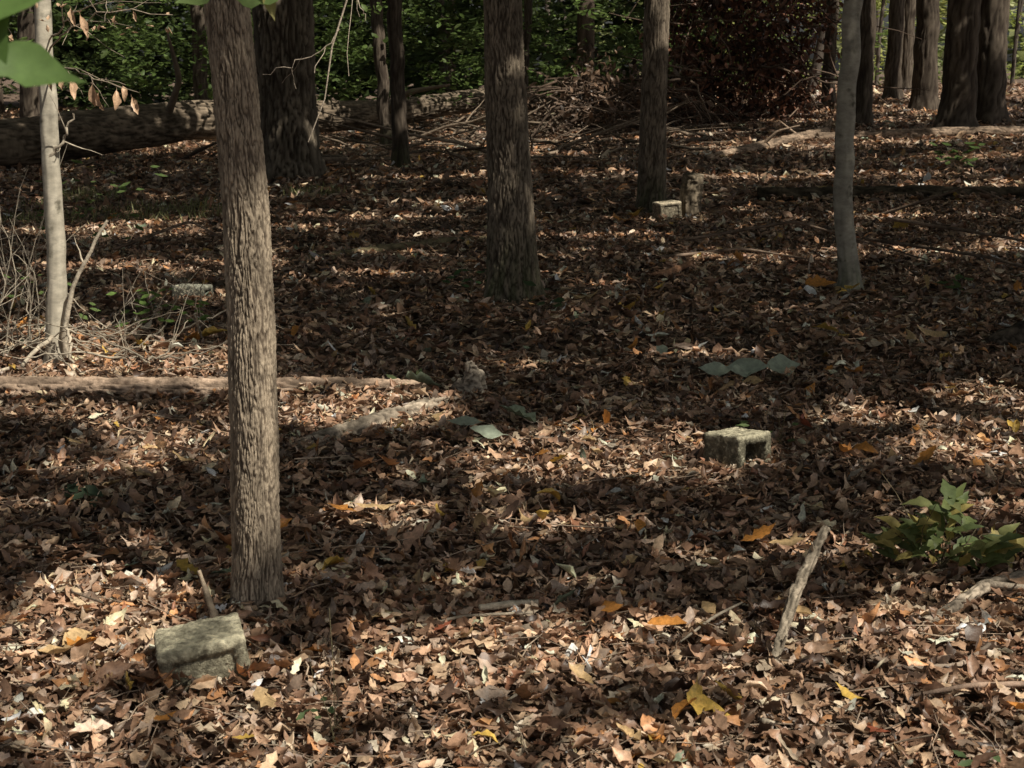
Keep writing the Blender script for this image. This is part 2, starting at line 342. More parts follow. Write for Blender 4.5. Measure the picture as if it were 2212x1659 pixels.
OFF=[(6.5,3.5),(9.5,7.5),(5.2,-2.8),(11,1),(8,12),(12.5,14),(7.5,18),(13,21),(12,27),(17,17),(3.5,-5),(-6.5,5),(-8,11),(-7.5,16.5),(-12,20),(16,34),(-12,34),(2,42),(-15,45),(-2,50),(-17,28),(9,-4)]  # unseen trees, added around the view to carry the shading canopy
for k,(x,y) in enumerate(OFF):
    r=rng.uniform(.13,.24)
    tree("oak_tree",x,y,[(-.3,r*1.6),(0,r*1.3),(.3,r*1.08),(1,r),(5,r*.92)],[(0,0),(4,0)],nr=20,fine=3,dz=.25,s=12,amp=r*.06,seed=40+k,top=13,lean=(rng.normal(0,.01),rng.normal(0,.01)))

# ---------------------------------------------------------------- canopy (unseen crowns, added for shade; gaps shaped to place the sun patches)
LIT=[(-2.6,8.4,1.1,.55,1),(-2.9,9.4,.6,.35,.9),(-.95,7.2,.6,.38,1),(-2.3,7.2,.6,.16,.9),(.42,6.4,.66,.44,1),(-1.25,4.15,.34,.34,1),(-1.4,4.6,.2,.16,1),(-.5,3.85,.45,.22,1),(.25,4.1,.7,.28,1),(.8,4.1,.6,.36,1),
 (.1,3.45,.8,.24,1),(1.05,3.72,.5,.22,1),(-.9,3.5,.7,.2,1),(1.35,3.4,.4,.16,1),(-.2,3.12,.9,.18,1),(.65,3.3,.6,.18,1),(-.5,5.5,.22,.16,1),(.15,5.4,.28,.13,1),(.6,5.0,.2,.12,.9),(1.0,5.1,.2,.13,1),(2.3,7.3,.5,.5,1),(1.95,6.4,.3,.3,1),(1.55,7.1,.3,.16,.9),
 (-1.5,6.7,.35,.12,.9),(-1.75,6.1,.3,.11,.9),(.05,8.3,.3,.12,.8),(1.0,8.7,.4,.14,.8),(1.75,5.5,.35,.13,.9),(-2.5,7.65,.4,.12,1),(-1.6,7.7,.35,.10,1),(-1.0,7.75,.5,.12,1),(1.6,4.5,.3,.12,.9),(0,4.75,.35,.08,.8),(-.3,6.0,.3,.1,.8),
 (4.2,23.6,1.8,.7,1),(3.9,19.4,1.9,.4,1),(3.1,13.0,.8,.28,1),(-.6,17.4,1.0,.35,1),(-3.6,14.9,1.5,.45,.9),(-2.9,12.6,1.0,.3,1),(-2.2,10.9,.4,.2,.9),(1.2,20,.9,.3,1),(6.5,21.2,1.6,.4,1),(5.2,17.9,1.1,.28,1),(2.5,25.8,1.3,.4,1),(5.8,28,2.4,.7,1),(7.0,24.2,1.0,.4,1),
 (3.6,15.2,.9,.2,1),(2,12.5,.7,.16,.9),(4.6,13.4,.7,.35,1),(-1.6,15.9,1.1,.22,.9),(.6,14.2,.8,.18,.9),(8.5,23,1.2,.6,1),(7.5,30,2.6,1.,1),(3.2,30,1.5,.5,.8),(-5,18.3,1.2,.3,.6),(-1,20.5,1.3,.25,.8),(1,23.5,1.5,.3,.9),(-1.2,11.8,.6,.14,.9),(.3,12.6,.5,.12,.8),(4.2,10.5,.5,.2,1)]
def col3(x,y,hs,r,st): 
    return [(x-SUN[0]/SUN[2]*h,y-SUN[1]/SUN[2]*h,r,r*.8,st) for h in hs]
LIT+=col3(-.79,4.45,[.24,.33,.42,.52,.6,.68],.11,1)+col3(-.76,4.45,[.84,.92,1.0,1.08,1.14],.14,1)
LIT+=col3(-2.54,8.4,np.arange(.1,2.3,.10),.24,1)
LIT+=col3(-.86,4.0,[.12],.22,1)+col3(.93,6.2,[.16],.2,1)+col3(1.56,15.5,[.2],.28,1)+col3(-.2,7.6,[.12],.1,1)
LIT+=col3(2.35,11.0,[.3,.6,.9,1.3],.06,.7)+col3(1.5,4.9,[.15,.25],.2,1)+col3(.82,4.1,[.1,.2,.3],.14,1)
LIT+=col3(-8.2,22.6,[1.0],.3,.8)+col3(-6.3,24.3,[1.05],.3,.9)+col3(-5.2,25.8,[1.2],.3,1)+col3(-1.2,30.5,[1.1],.5,.8)
LIT+=col3(-1.9,7.6,[1.5,1.8],.4,1)+col3(-1.5,22.3,[.5,1.2],.3,.6)+col3(.05,10.6,[.6,1.6],.12,.6)+col3(-.7,6,[1.5,1.7,1.9],.2,1)+col3(-.52,1.5,[1.7],.2,1)+col3(-.55,3,[1.8],.15,1)
for k in range(260):
    y=2.5+25*rng.random(); x=rng.uniform(-1,1)*(.38*y)
    r=rng.uniform(.025,.08)*(1+y*.07); LIT.append((x,y,r*1.8,r*.7,rng.uniform(.4,1)))
for k in range(300):
    y=rng.uniform(24,52); x=rng.uniform(-.45*y,.1*y); r=rng.uniform(.35,1.0)
    LIT+=col3(x,y,[rng.uniform(1.2,4)],r,1)
def litf(x,y):
    e=np.zeros_like(x)
    nz=vnoise(x*3,y*3,5)*.5+vnoise(x*8,y*8,6)*.5
    for (a,b,rx,ry,s) in LIT:
        d=np.sqrt(((x-a)/rx)**2+((y-b)/ry)**2)
        e=np.maximum(e,s*sst(1.3,1.0,d+.7*(nz-.5)))
    clear=sst(31,34,y-.1*np.abs(x-8))*sst(1.5,5,x)
    return np.maximum(e,clear)
CP=[];CL=[]
def canopy(x0,x1,y0,y1,sp_,size,layers,excl=None):
    xs=np.arange(x0,x1,sp_); ys=np.arange(y0,y1,sp_)
    for l in range(layers):
        X,Y=np.meshgrid(xs,ys); X=X.ravel()+rng.uniform(-.6,.6,X.size)*sp_; Y=Y.ravel()+rng.uniform(-.6,.6,Y.size)*sp_
        k=np.ones(len(X),bool)
        if excl is not None: k&=~((X>excl[0])&(X<excl[1])&(Y>excl[2])&(Y<excl[3]))
        X=X[k];Y=Y[k]
        e=litf(X,Y); k=rng.random(len(X))>e*1.05; X=X[k];Y=Y[k]
        z=rng.uniform(7.5,11.5,len(X))
        CP.append(np.stack([X+SUN[0]/SUN[2]*z,Y+SUN[1]/SUN[2]*z,z],1)); CL.append(size*rng.uniform(.7,1.2,len(X)))
canopy(-4.5,5,2,13,.11,.185,3)
canopy(-8,9.5,1.2,29,.22,.37,3,(-4.5,5,2,13))
canopy(-18,11,2,58,.45,.85,2,(-8,9.5,1.2,29))
P=np.concatenate(CP); Ls=np.concatenate(CL); n=len(P)
tx=np.array([t[1] for t in TREES]); ty=np.array([t[2] for t in TREES])
own=np.argmin((P[:,0:1]-tx)**2+(P[:,1:2]-ty)**2,axis=1)
for k,(ob,_,_,_) in enumerate(TREES):
    q=np.where(own==k)[0]
    if len(q)==0: continue
    c=np.array([.10,.13,.035])*rng.uniform(.7,1.4,(len(q),1))
    V,F,C=leaves(P[q],rots(len(q),np.abs(rng.normal(0,.5,len(q)))),Ls[q],Ls[q]*.42,rng.normal(0,.6,len(q)),rng.normal(.1,.3,len(q)),np.zeros(len(q),int),c,4,.03)
    make("shade_crown",V,F,C,M_green,ob)

# ---------------------------------------------------------------- background foliage
def foliage(name,clusters,mat=M_green):
    A=Acc()
    for (cx,cy,cz,r,hz,nl,size,col) in clusters:
        d=rng.normal(0,1,(nl,3)); d/=np.linalg.norm(d,axis=1)[:,None]; d*=rng.random((nl,1))**.45
        p=np.array([cx,cy,cz])+d*np.array([r,r,hz]); p[:,2]-=.12*r*(d[:,0]**2+d[:,1]**2)*2
        c=np.array(col)*rng.uniform(.6,1.4,(nl,1))+rng.uniform(0,.02,(nl,1))*np.array([1,.6,0])
        ln=size*rng.uniform(.6,1.3,nl)
        A.add(*leaves(p,rots(nl,np.abs(rng.normal(.2,.5,nl))),ln,ln*.32,rng.normal(.3,.5,nl),rng.normal(.1,.3,nl),np.zeros(nl,int),c,4,.03))
    return A.make(name,mat)
cl=[]
for k in range(420):
    y=rng.uniform(24,38); x=rng.uniform(-.42*y,.12*y); z=g(x,y)+rng.uniform(.9,5.0)
    if x>1.5 and y<31: continue
    if y<27 and z<2.0: continue
    cl.append((x,y,z,rng.uniform(.4,1.0),.10+.08*rng.random(),45,.13,(.12,.19,.055)))
for k in range(60):
    y=rng.uniform(26.5,30); x=rng.uniform(-.5,6.5); z=g(x,y)+rng.uniform(2.4,4.6)
    cl.append((x,y,z,.6,.12,40,.12,(.12,.19,.055)))
foliage("understory_saplings",cl)
cl=[]
for k in range(560):
    y=rng.uniform(38,56); x=rng.uniform(-.5*y,.16*y); z=g(x,y)+rng.uniform(.2,7)
    cl.append((x,y,z,rng.uniform(.8,1.8),.45,60,.28,(.07,.11,.04)))
for k in range(300):
    y=rng.uniform(57,62); x=rng.uniform(-32,8); z=g(x,y)+rng.uniform(0,8)
    cl.append((x,y,z,2.2,1.0,60,.6,(.035,.055,.02)))
for k in range(380):
    y=rng.uniform(42,72); x=rng.uniform(.12*y,.48*y); z=g(x,y)+rng.uniform(-.3,8)
    cl.append((x,y,z,rng.uniform(.35,1.2),.3+.3*rng.random(),50,.2,[(.30,.37,.09),(.44,.47,.15),(.12,.18,.05),(.30,.36,.10)][k%4]))  # sun dapple and dark gaps put into the leaf colours
foliage("background_foliage",cl)
cl=[]
for k in range(420):
    y=rng.uniform(85,105); x=rng.uniform(-.6*y,.6*y); z=rng.uniform(0,16)
    cl.append((x,y,z,3,1.5,60,.8,(.05,.08,.03) if x<5 else [(.42,.44,.25),(.16,.20,.08),(.28,.32,.13)][k%3]))  # shade on the left and sunlight on the right painted as leaf colour
foliage("distant_tree_line",cl)
A=Acc()
for k in range(44):
    y=rng.uniform(36,80); x=rng.uniform(-.45*y,.45*y) if k<30 else rng.uniform(.15*y,.36*y)
    r=rng.uniform(.05,.17); z=g(x,y)
    t=np.linspace(0,1,9); Pp=np.stack([x+rng.normal(0,.8)*t+.1*np.sin(t*9+k),y+0*t,z-.2+14*t],1)
    V,F=tube(Pp,r*(1-.5*t),10,False); A.add(V,F,np.array([.11,.09,.075])*rng.uniform(.5,1.2))
A.make("distant_tree_trunks",M_bark)

# ---------------------------------------------------------------- dead brush mass
A=Acc(); B=Acc()
def brush(x0,x1,y0,y1,h,nb,ncl,nl,col,bcol=(.14,.10,.075)):
    for k in range(nb):
        x=rng.uniform(x0,x1); y=rng.uniform(y0,y1); z=g(x,y)+rng.uniform(0,h)
        a=rng.uniform(0,2*np.pi); l=rng.uniform(.6,2.2); t=np.linspace(0,1,6)
        Pp=np.stack([x+np.cos(a)*l*t,y+np.sin(a)*l*.5*t,np.maximum(z-l*rng.uniform(-.2,.9)*t**1.5,g(x,y)+.02)],1)+rng.normal(0,.03,(6,3))
        V,F=tube(Pp,np.linspace(.02,.005,6)*rng.uniform(.4,1.5),5,False); A.add(V,F,np.array(bcol)*rng.uniform(.4,1.6))
    for k in range(ncl):
        z=h*rng.random()**.9; w=(x1-x0)/2*(1.05-.35*abs(z/h-.3))+.3*math.sin(z*4+1); x=(x0+x1)/2+rng.uniform(-1,1)*w; y=rng.uniform(y0,y1); zz=g(x,y)+z
        p=rng.normal(0,1,(nl,3))*np.array([.16,.16,.28])+np.array([x,y,zz]); p[:,2]=np.maximum(p[:,2],G(p[:,0],p[:,1])+.02)
        R=rots(nl,rng.uniform(.9,1.6,nl)); ln=rng.uniform(.07,.19,nl); c=np.array(col)*rng.uniform(.3,1.6,(nl,1))*rng.uniform(.3,1.6)
        B.add(*leaves(p,R,ln,ln*.26,rng.normal(.5,1,nl),rng.normal(.4,.4,nl),np.zeros(nl,int),c,4,.04))
brush(2.9,5.6,27.6,29.6,4.6,260,300,42,(.19,.09,.057))
brush(.6,3.2,26.5,29,1.0,200,50,25,(.14,.09,.06))
ob=A.make("dead_brush_pile",M_wood); B2=B.make("dead_leaves",M_litter,ob)
A=Acc()
for k in range(190):
    x=rng.uniform(-8,3.5);y=rng.uniform(22.5,30)
    if x<-3 and rng.random()<.8: continue
    a=rng.uniform(0,6.28); l=rng.uniform(.5,3.); t=np.linspace(0,1,6)
    px=x+np.cos(a)*l*t; py=y+np.sin(a)*l*t; Pp=np.stack([px,py,G(px,py)+.05+rng.uniform(-.1,.7)*t*l*.5],1)+rng.normal(0,.02,(6,3))
    V,F=tube(Pp,np.linspace(.035,.006,6)*rng.uniform(.3,1.2),5,False); A.add(V,F,np.array([.2,.155,.115])*rng.uniform(.3,1.3))
A.make("fallen_branch_debris",M_wood)

# ---------------------------------------------------------------- logs, stumps, sticks
def log(name,pts,rad,col=(.2,.15,.11),n=20,m_=60,lump=.12,mat=M_wood,ground=True,extra=None,ridge=None):
    pts=[(p[0],p[1],(g(p[0],p[1]) if ground else 0)+p[2]) for p in pts]
    P,R=spline(pts,rad,m_)
    sd=int(rng.integers(50)); A=Acc(); K=1
    if ridge: V,F,K=tube(P,R,n,True,lump,sd,ridge); K=K[:,None]
    else: V,F=tube(P,R,n,True,lump,sd)
    c=np.array(col)*(0.5+1.0*vnoise(V[:,0]*7,V[:,1]*7+V[:,2]*25,2))[:,None]*K
    A.add(V,F,c)
    if extra:
        for (q,rr) in extra:
            q=[(p[0],p[1],(g(p[0],p[1]) if ground else 0)+p[2]) for p in q]
            P,R=spline(q,rr,14); V,F=tube(P,R,8,True,.1,3); A.add(V,F,col)
    return A.make(name,mat)
log("rotten_log",[(-3.4,7.58,.045),(-2.6,7.60,.045),(-1.6,7.64,.04),(-.9,7.68,.04),(-.42,7.72,.025)],[.058,.057,.05,.048,.034],(.46,.34,.25),40,300,.2,ridge=(48,.024))
log("half_buried_log",[(-1.02,6.42,.0),(-.85,6.62,.02),(-.6,7.0,.025),(-.42,7.3,.025),(-.2,7.62,.01)],[.03,.042,.045,.04,.03],(.42,.35,.27),24,160,.3,ridge=(45,.014))
log("broken_stump",[(-.2,7.58,-.05),(-.2,7.58,.06),(-.19,7.57,.12),(-.22,7.56,.2)],[.10,.07,.05,.012],(.5,.43,.34),30,50,.6,ridge=(50,.016))
log("rotten_stump",[(1.82,15.6,-.05),(1.82,15.6,.1),(1.83,15.6,.3),(1.84,15.58,.46)],[.13,.115,.105,.095],(.26,.21,.15),40,60,.2,ridge=(40,.022))
log("fallen_tree_trunk",[(-10.5,21.3,.28),(-7.6,22.7,.38),(-5.3,25.4,.62),(-2.5,29,.5),(-.3,31.5,.6),(1.5,33,.2)],[.37,.36,.32,.25,.19,.12],(.21,.165,.12),90,420,.07,mat=M_bark,extra=[(((-5.6,25.0,.6),(-5.2,24.4,1.3),(-5.3,24.1,2.0)),(.07,.05,.02)),(((-2.5,29,.4),(-1.9,28,.9),(-1.1,27.5,1.0)),(.09,.06,.02))],ridge=(20,.03))
log("fallen_pine_log",[(2.7,21.7,.03),(3.6,22.7,.07),(4.9,24.2,.12),(5.0,24.3,.32)],[.055,.075,.075,.02],(.36,.265,.19),26,160,.14,ridge=(34,.018),extra=[(((3.7,22.8,.1),(3.9,22.7,.3),(4.2,22.6,.38)),(.03,.02,.008)),(((4.4,23.6,.1),(4.1,23.8,.35)),(.025,.008))])
log("fallen_pine_log",[(4.7,23.8,.07),(6.5,24.1,.09),(9.2,24.3,.09)],[.07,.085,.08],(.32,.235,.17),26,200,.14,ridge=(34,.018))
log("dark_mossy_log",[(2.7,16.9,.05),(4.2,16.65,.06),(6.4,16.35,.06)],[.095,.09,.085],(.10,.08,.055),24,120,.3,ridge=(30,.02))
log("decayed_log",[(2.85,8.9,.02),(3.1,9.05,.06),(3.7,9.4,.05)],[.05,.09,.09],(.10,.08,.06),24,80,.4,ridge=(40,.015))
log("mossy_fallen_branch",[(-2.0,12.7,.0),(-1.2,13.2,.03),(-.6,13.8,.03),(-.1,14.1,.01)],[.035,.045,.045,.04],(.18,.15,.09),12,80,.4)
log("fallen_branch",[(1.05,11.5,.03),(1.2,11.6,.04),(1.42,12.0,.06)],[.025,.03,.02],(.40,.22,.13),10,30,.3)
log("upright_stick",[(.71,3.98,-.04),(.735,4.02,.05),(.80,4.12,.19),(.86,4.18,.29),(.905,4.22,.36)],[.017,.013,.016,.015,.011],(.44,.37,.28),20,120,.3,extra=[(((.75,4.03,.06),(.765,4.02,.11)),(.006,.004)),(((.86,4.18,.3),(.85,4.15,.335)),(.006,.003))],ridge=(130,.004))
log("upright_stick",[(-.87,4.27,-.03),(-.885,4.29,.08),(-.925,4.31,.20)],[.014,.012,.005],(.40,.32,.23),10,40,.4)
log("fallen_branch",[(1.1,4.25,.01),(1.3,4.38,.035),(1.5,4.62,.045),(1.95,4.8,.07)],[.012,.017,.020,.018],(.42,.35,.27),18,120,.3,extra=[(((1.5,4.62,.05),(1.62,4.55,.06),(1.75,4.5,.05)),(.014,.01,.006))],ridge=(110,.004))
log("fallen_branch",[(.98,3.98,.05),(1.1,3.92,.05),(1.22,3.93,.055),(1.34,4.05,.07)],[.004,.008,.008,.006],(.28,.22,.17),8,60,.3)
log("fallen_branch",[(1.0,3.72,.05),(1.2,3.78,.06),(1.5,3.8,.06)],[.004,.008,.009],(.28,.2,.15),8,60,.3)
log("fallen_branch",[(-.1,4.4,.05),(0,4.42,.055),(.08,4.43,.06)],[.01,.012,.008],(.5,.44,.34),8,30,.3)
log("bark_fragment",[(-.03,4.15,.03),(.04,4.2,.05),(.1,4.26,.05)],[.008,.022,.012],(.3,.24,.18),12,40,.5)
log("fallen_branch",[(-.42,4.17,.04),(-.15,4.33,.05),(.06,4.36,.05)],[.003,.005,.005],(.4,.34,.26),8,40,.3)
log("fallen_branch",[(.48,4.12,.05),(.6,4.3,.06),(.7,4.42,.06)],[.003,.005,.004],(.42,.36,.28),6,40,.3)
for k,q in enumerate([((1.5,13.2,.1),(2.4,13,.28),(3.3,12,.1)),((2.9,12.5,.2),(3.5,11.2,.25),(4.2,10.2,.1)),((3.2,13,.3),(4,12.2,.25),(4.8,11,.1)),((.9,12.3,.03),(1.9,12.6,.1),(2.6,12.1,.05)),((-.9,10.2,.02),(-.75,10.5,.1),(-.5,10.4,.04)),((3.6,15,.05),(4.3,14.4,.4),(5,14,.1)),((-3.4,13,.1),(-2.8,13.3,.3),(-2.2,13,.05))]):
    log("fallen_branch",q,[.016,.012,.005],(.19,.14,.105),7,40,.25)

A=Acc()
def twig(P,r0,r1,c,sub=0):
    P,R=spline(P,np.linspace(r0,r1,len(P)),14); P[1:]+=rng.normal(0,.007,(13,3))
    V,F=tube(P,R,6,False); A.add(V,F,c)
    for s in range(sub):
        i=int(rng.integers(3,12)); d=(P[i]-P[i-2]); l=rng.uniform(.08,.28); d=d/np.linalg.norm(d)+rng.normal(0,.5,3); e=P[i]+d*l
        V,F=tube(np.linspace(P[i],e,5)+rng.normal(0,.004,(5,3)),np.linspace(R[i]*.6,.001,5),5,False); A.add(V,F,c)
PALE=np.array([.52,.45,.35])
twig([(-2.50,8.4,-.02),(-2.48,8.38,.3),(-2.42,8.38,.5),(-2.22,8.38,.85)],.020,.009,PALE,1)
twig([(-2.54,8.42,1.15),(-2.45,8.4,1.25),(-2.37,8.38,1.42)],.012,.005,PALE,3)
twig([(-2.45,8.3,.3),(-2.4,8.2,.05)],.012,.006,PALE,1)
twig([(-2.55,8.35,.2),(-2.7,8.2,.05),(-2.85,8.0,.03)],.014,.008,PALE,1)
for k in range(48):
    x=rng.uniform(-3.2,-1.8); y=rng.uniform(8.0,9.4); a=rng.uniform(0,6.28); l=rng.uniform(.3,.9); z=g(x,y)+rng.uniform(.02,.12)
    twig([(x,y,z),(x+np.cos(a)*l*.5,y+np.sin(a)*l*.3,z+rng.uniform(0,.15)),(x+np.cos(a)*l,y+np.sin(a)*l*.5,z+rng.uniform(-.03,.35))],rng.uniform(.003,.008),.002,PALE*rng.uniform(.4,1.0),2)
for k in range(14):
    x=rng.uniform(-3.3,-2.75); y=rng.uniform(8.2,9.2); z=g(x,y)
    twig([(x,y,z),(x+rng.normal(.05,.08),y,z+.5),(x+rng.normal(.05,.25),y,z+rng.uniform(.6,1.3))],.005,.0015,PALE*rng.uniform(.4,1),5)
A.make("bare_twig_thicket",M_wood)

A=Acc(); B=Acc()
def tw(P,r0,r1,sub=2): twig(P,r0,r1,np.array([.46,.38,.29]),sub)
tw([(-2.5,8.45,1.75),(-2.25,7.9,1.84),(-1.95,7.5,1.93),(-1.60,7.4,1.90)],.006,.0015,8)
tw([(-2.5,8.45,1.8),(-2.2,7.9,1.92),(-1.9,7.5,1.99),(-1.7,7.4,2.02)],.005,.0015,8)
tw([(-2.5,8.45,1.62),(-2.25,7.9,1.66),(-2.0,7.5,1.60),(-1.78,7.4,1.54)],.005,.0015,4)
tw([(-2.5,8.45,1.6),(-2.6,8.0,1.8),(-2.75,7.6,1.98)],.006,.002,5)
for (x,z,l) in [(-2.22,1.60,.11),(-2.12,1.56,.12),(-2.02,1.53,.14),(-1.99,1.50,.1),(-1.91,1.51,.12),(-1.82,1.48,.11),(-1.87,1.54,.1),(-2.05,1.86,.12),(-2.1,1.9,.1),(-2.17,1.6,.1),(-1.9,1.88,.06),(-1.8,1.9,.06),(-2.3,1.62,.1),(-2.74,.58,.14)]:
    R=dirR((rng.normal(.1,.15),rng.normal(0,.2),-1),(rng.normal()*.5,-1,0))[None]
    B.add(*leaves(np.array([[x,7.5,z]]),R,np.array([l]),np.array([l*.22]),np.array([rng.normal(0,1.1)]),np.array([.7]),np.array([0]),np.array([[.66,.44,.28]]),9,.03))
for k in range(34):
    a=rng.random(); x=-2.6+a*1.0; z=1.85+rng.uniform(-.08,.16)
    R=dirR(rng.normal(0,1,3))[None]
    B.add(*leaves(np.array([[x,7.6,z]]),R,np.array([.045]),np.array([.012]),np.array([1.0]),np.array([.6]),np.array([0]),np.array([[.55,.38,.25]]),9,.03))
A.make("dead_leaf_twigs",M_wood,lb); B.make("curled_leaves",M_litter,lb)

A=Acc()
c_=np.array([.5,.42,.33])
twig([(-.82,4.55,2.7),(-.70,5.4,2.5),(-.62,6.0,2.1),(-.62,6,1.93),(-.69,6.0,1.72),(-.70,6,1.6),(-.79,6.0,1.38)],.007,.002,c_,5)
twig([(-.66,6,1.80),(-.75,6,1.70),(-.95,6,1.63)],.003,.001,c_,3)
twig([(-.62,6,2.0),(-.58,6,1.88),(-.55,6,1.83)],.003,.001,c_,2)
A.make("hanging_branch",M_wood,main)

A=Acc()
twig([(-1.5,1.7,-.02),(-1.45,1.65,.9),(-1.2,1.6,1.6),(-.85,1.55,1.82),(-.6,1.5,1.80),(-.54,1.5,1.74)],.012,.002,np.array([.2,.16,.1]),3)
twig([(-1.2,1.6,1.6),(-.95,2.2,1.95),(-.7,2.9,1.98),(-.52,3.0,1.90)],.006,.002,np.array([.2,.16,.1]),1)
sap=A.make("beech_sapling",M_wood)
B=Acc()
def fl(c,d,l,w,col,fold=.25,curl=.5,up=(0,-.5,1),pr=3):
    B.add(*leaves(np.array([c]),dirR(d,up)[None],np.array([l]),np.array([w]),np.array([curl]),np.array([fold]),np.array([pr]),np.array([col]),9,.012))
GC=(.13,.22,.06)
fl((-.475,1.5,1.655),(1,.1,-.34),.13,.024,GC,up=(0,-1,.7))
fl((-.485,1.5,1.715),(1,.1,.02),.10,.024,GC,up=(0,-1,.6))
fl((-.505,1.5,1.69),(.4,0,-1),.10,.026,(.11,.19,.05),up=(0,-1,.3))
fl((-.52,1.55,1.77),(.8,.1,.3),.09,.025,GC,up=(0,-1,.3))
fl((-.53,1.5,1.735),(-1,.1,.1),.10,.03,GC,up=(0,-1,.5))
fl((-.53,1.5,1.68),(-1,.1,-.3),.10,.03,GC,up=(0,-1,.5))
fl((-.58,3.0,1.80),(.7,.1,.35),.13,.035,(.2,.29,.10),up=(0,-1,.5))
fl((-.50,3.0,1.79),(-.9,.1,.25),.12,.03,(.18,.27,.09),up=(0,-1,.5))
fl((-.465,3.0,1.79),(.15,.1,-1),.10,.022,(.40,.37,.15),up=(1,-1,.2))
fl((-.40,3.0,1.81),(.9,.1,.25),.12,.03,(.16,.25,.08),up=(0,-1,.5))
B.make("leaves",M_green,sap)

# ---------------------------------------------------------------- concrete blocks
def block(name,x,y,z,yaw,roll,pitch,W=.2,D=.2,Hh=.2,col=(.23,.215,.165),web=None):
    k=20; t=.038
    def sq(hw,hh):
        pts=[]
        for (a,b) in [((-1,-1),(1,-1)),((1,-1),(1,1)),((1,1),(-1,1)),((-1,1),(-1,-1))]:
            for i in range(k):
                f=i/k; u,v=a[0]+(b[0]-a[0])*f,a[1]+(b[1]-a[1])*f
                q=(abs(u)**26+abs(v)**26)**(1/26)
                pts.append((hw*u/q,hh*v/q))
        return np.array(pts)
    o=sq(W/2,Hh/2); i_=sq(W/2-t,Hh/2-t); n=4*k; ms=22
    V=[]
    ysl=np.linspace(-D/2,D/2,ms)
    prof=[(o*(1-.025*abs(yy/D*2)**16),yy) for yy in ysl]+[((o*.5+i_*.5),D/2+.002)]+[(i_,yy) for yy in ysl[::-1]]+[((o*.5+i_*.5),-D/2-.002)]
    for pts,yy in prof:
        for q in pts: V.append((q[0],yy,q[1]))
    m_=len(prof)
    F=[]
    for a in range(m_):
        b=(a+1)%m_
        for j in range(n):
            j2=(j+1)%n; F.append([a*n+j,a*n+j2,b*n+j2,b*n+j])
    if web is not None:   # closed end: a face web set just inside the shell
        G_=14; base=len(V)
        for a in range(G_):
            for b in range(G_):
                V.append(((a/(G_-1)-.5)*(W-t*1.2),-D/2+web,(b/(G_-1)-.5)*(Hh-t*1.2)))
        for a in range(G_-1):
            for b in range(G_-1):
                F.append([base+a*G_+b,base+(a+1)*G_+b,base+(a+1)*G_+b+1,base+a*G_+b+1])
    V=np.array(V)
    C=[];V2=[]
    for v in V:
        p=Vector(v); o_=Vector((x*10,0,0)); q=mn.noise_vector(p*14+o_)*.004+mn.noise_vector(p*90+o_)*.006
        nn=mn.noise(p*30+o_)+.5*mn.noise(p*100+o_)
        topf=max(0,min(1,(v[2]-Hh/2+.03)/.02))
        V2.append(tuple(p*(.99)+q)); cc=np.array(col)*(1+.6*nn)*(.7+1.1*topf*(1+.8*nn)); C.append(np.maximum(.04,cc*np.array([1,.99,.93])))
    M=Matrix.Translation((x,y,z))@Matrix.Rotation(yaw,4,'Z')@Matrix.Rotation(roll,4,'X')@Matrix.Rotation(pitch,4,'Y')
    V2=[tuple(M@Vector(v)) for v in V2]
    return make(name,V2,F,np.array(C),M_con,smooth=False)
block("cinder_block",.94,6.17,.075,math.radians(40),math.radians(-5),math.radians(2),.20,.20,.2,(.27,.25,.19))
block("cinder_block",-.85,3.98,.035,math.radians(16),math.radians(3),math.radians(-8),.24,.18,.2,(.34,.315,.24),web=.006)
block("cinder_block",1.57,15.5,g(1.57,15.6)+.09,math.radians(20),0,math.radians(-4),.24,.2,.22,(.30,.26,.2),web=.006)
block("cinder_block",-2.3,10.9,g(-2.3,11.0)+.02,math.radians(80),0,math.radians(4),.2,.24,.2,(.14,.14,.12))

# ---------------------------------------------------------------- plants
B=Acc(); A=Acc()
for k in range(88):
    a=rng.uniform(0,6.28); r=rng.uniform(.02,.21); x=1.43+r*math.cos(a)*1.15; y=4.82+r*math.sin(a)*.8; el=rng.uniform(-.5,1.0)
    z=.07+rng.uniform(0,.26)*(1-r/.29)
    col=[(.15,.19,.07),(.18,.22,.08),(.13,.17,.07),(.42,.35,.12),(.27,.29,.12)][rng.integers(5)]
    l=rng.uniform(.08,.14); fl((x,y,z),(math.cos(a),math.sin(a),el),l,l*.19,col,.3,rng.normal(-.8,.5))
for k in range(7): fl((1.62+rng.uniform(-.03,.06),4.82+rng.uniform(-.05,.05),.1),(rng.normal(.3,.5),-.3,rng.normal(0,.6)),.13,.03,(.45,.38,.14),.3,-.5)
for a in (0,.9,2,3.3,4.5): twig([(1.42,4.82,.03),(1.42+.08*math.cos(a),4.82+.08*math.sin(a),.12),(1.42+.16*math.cos(a),4.82+.16*math.sin(a),.16)],.004,.0015,np.array([.16,.13,.08]),1)
ob=A.make("leafy_seedling",M_wood); B.make("leaves",M_green,ob)
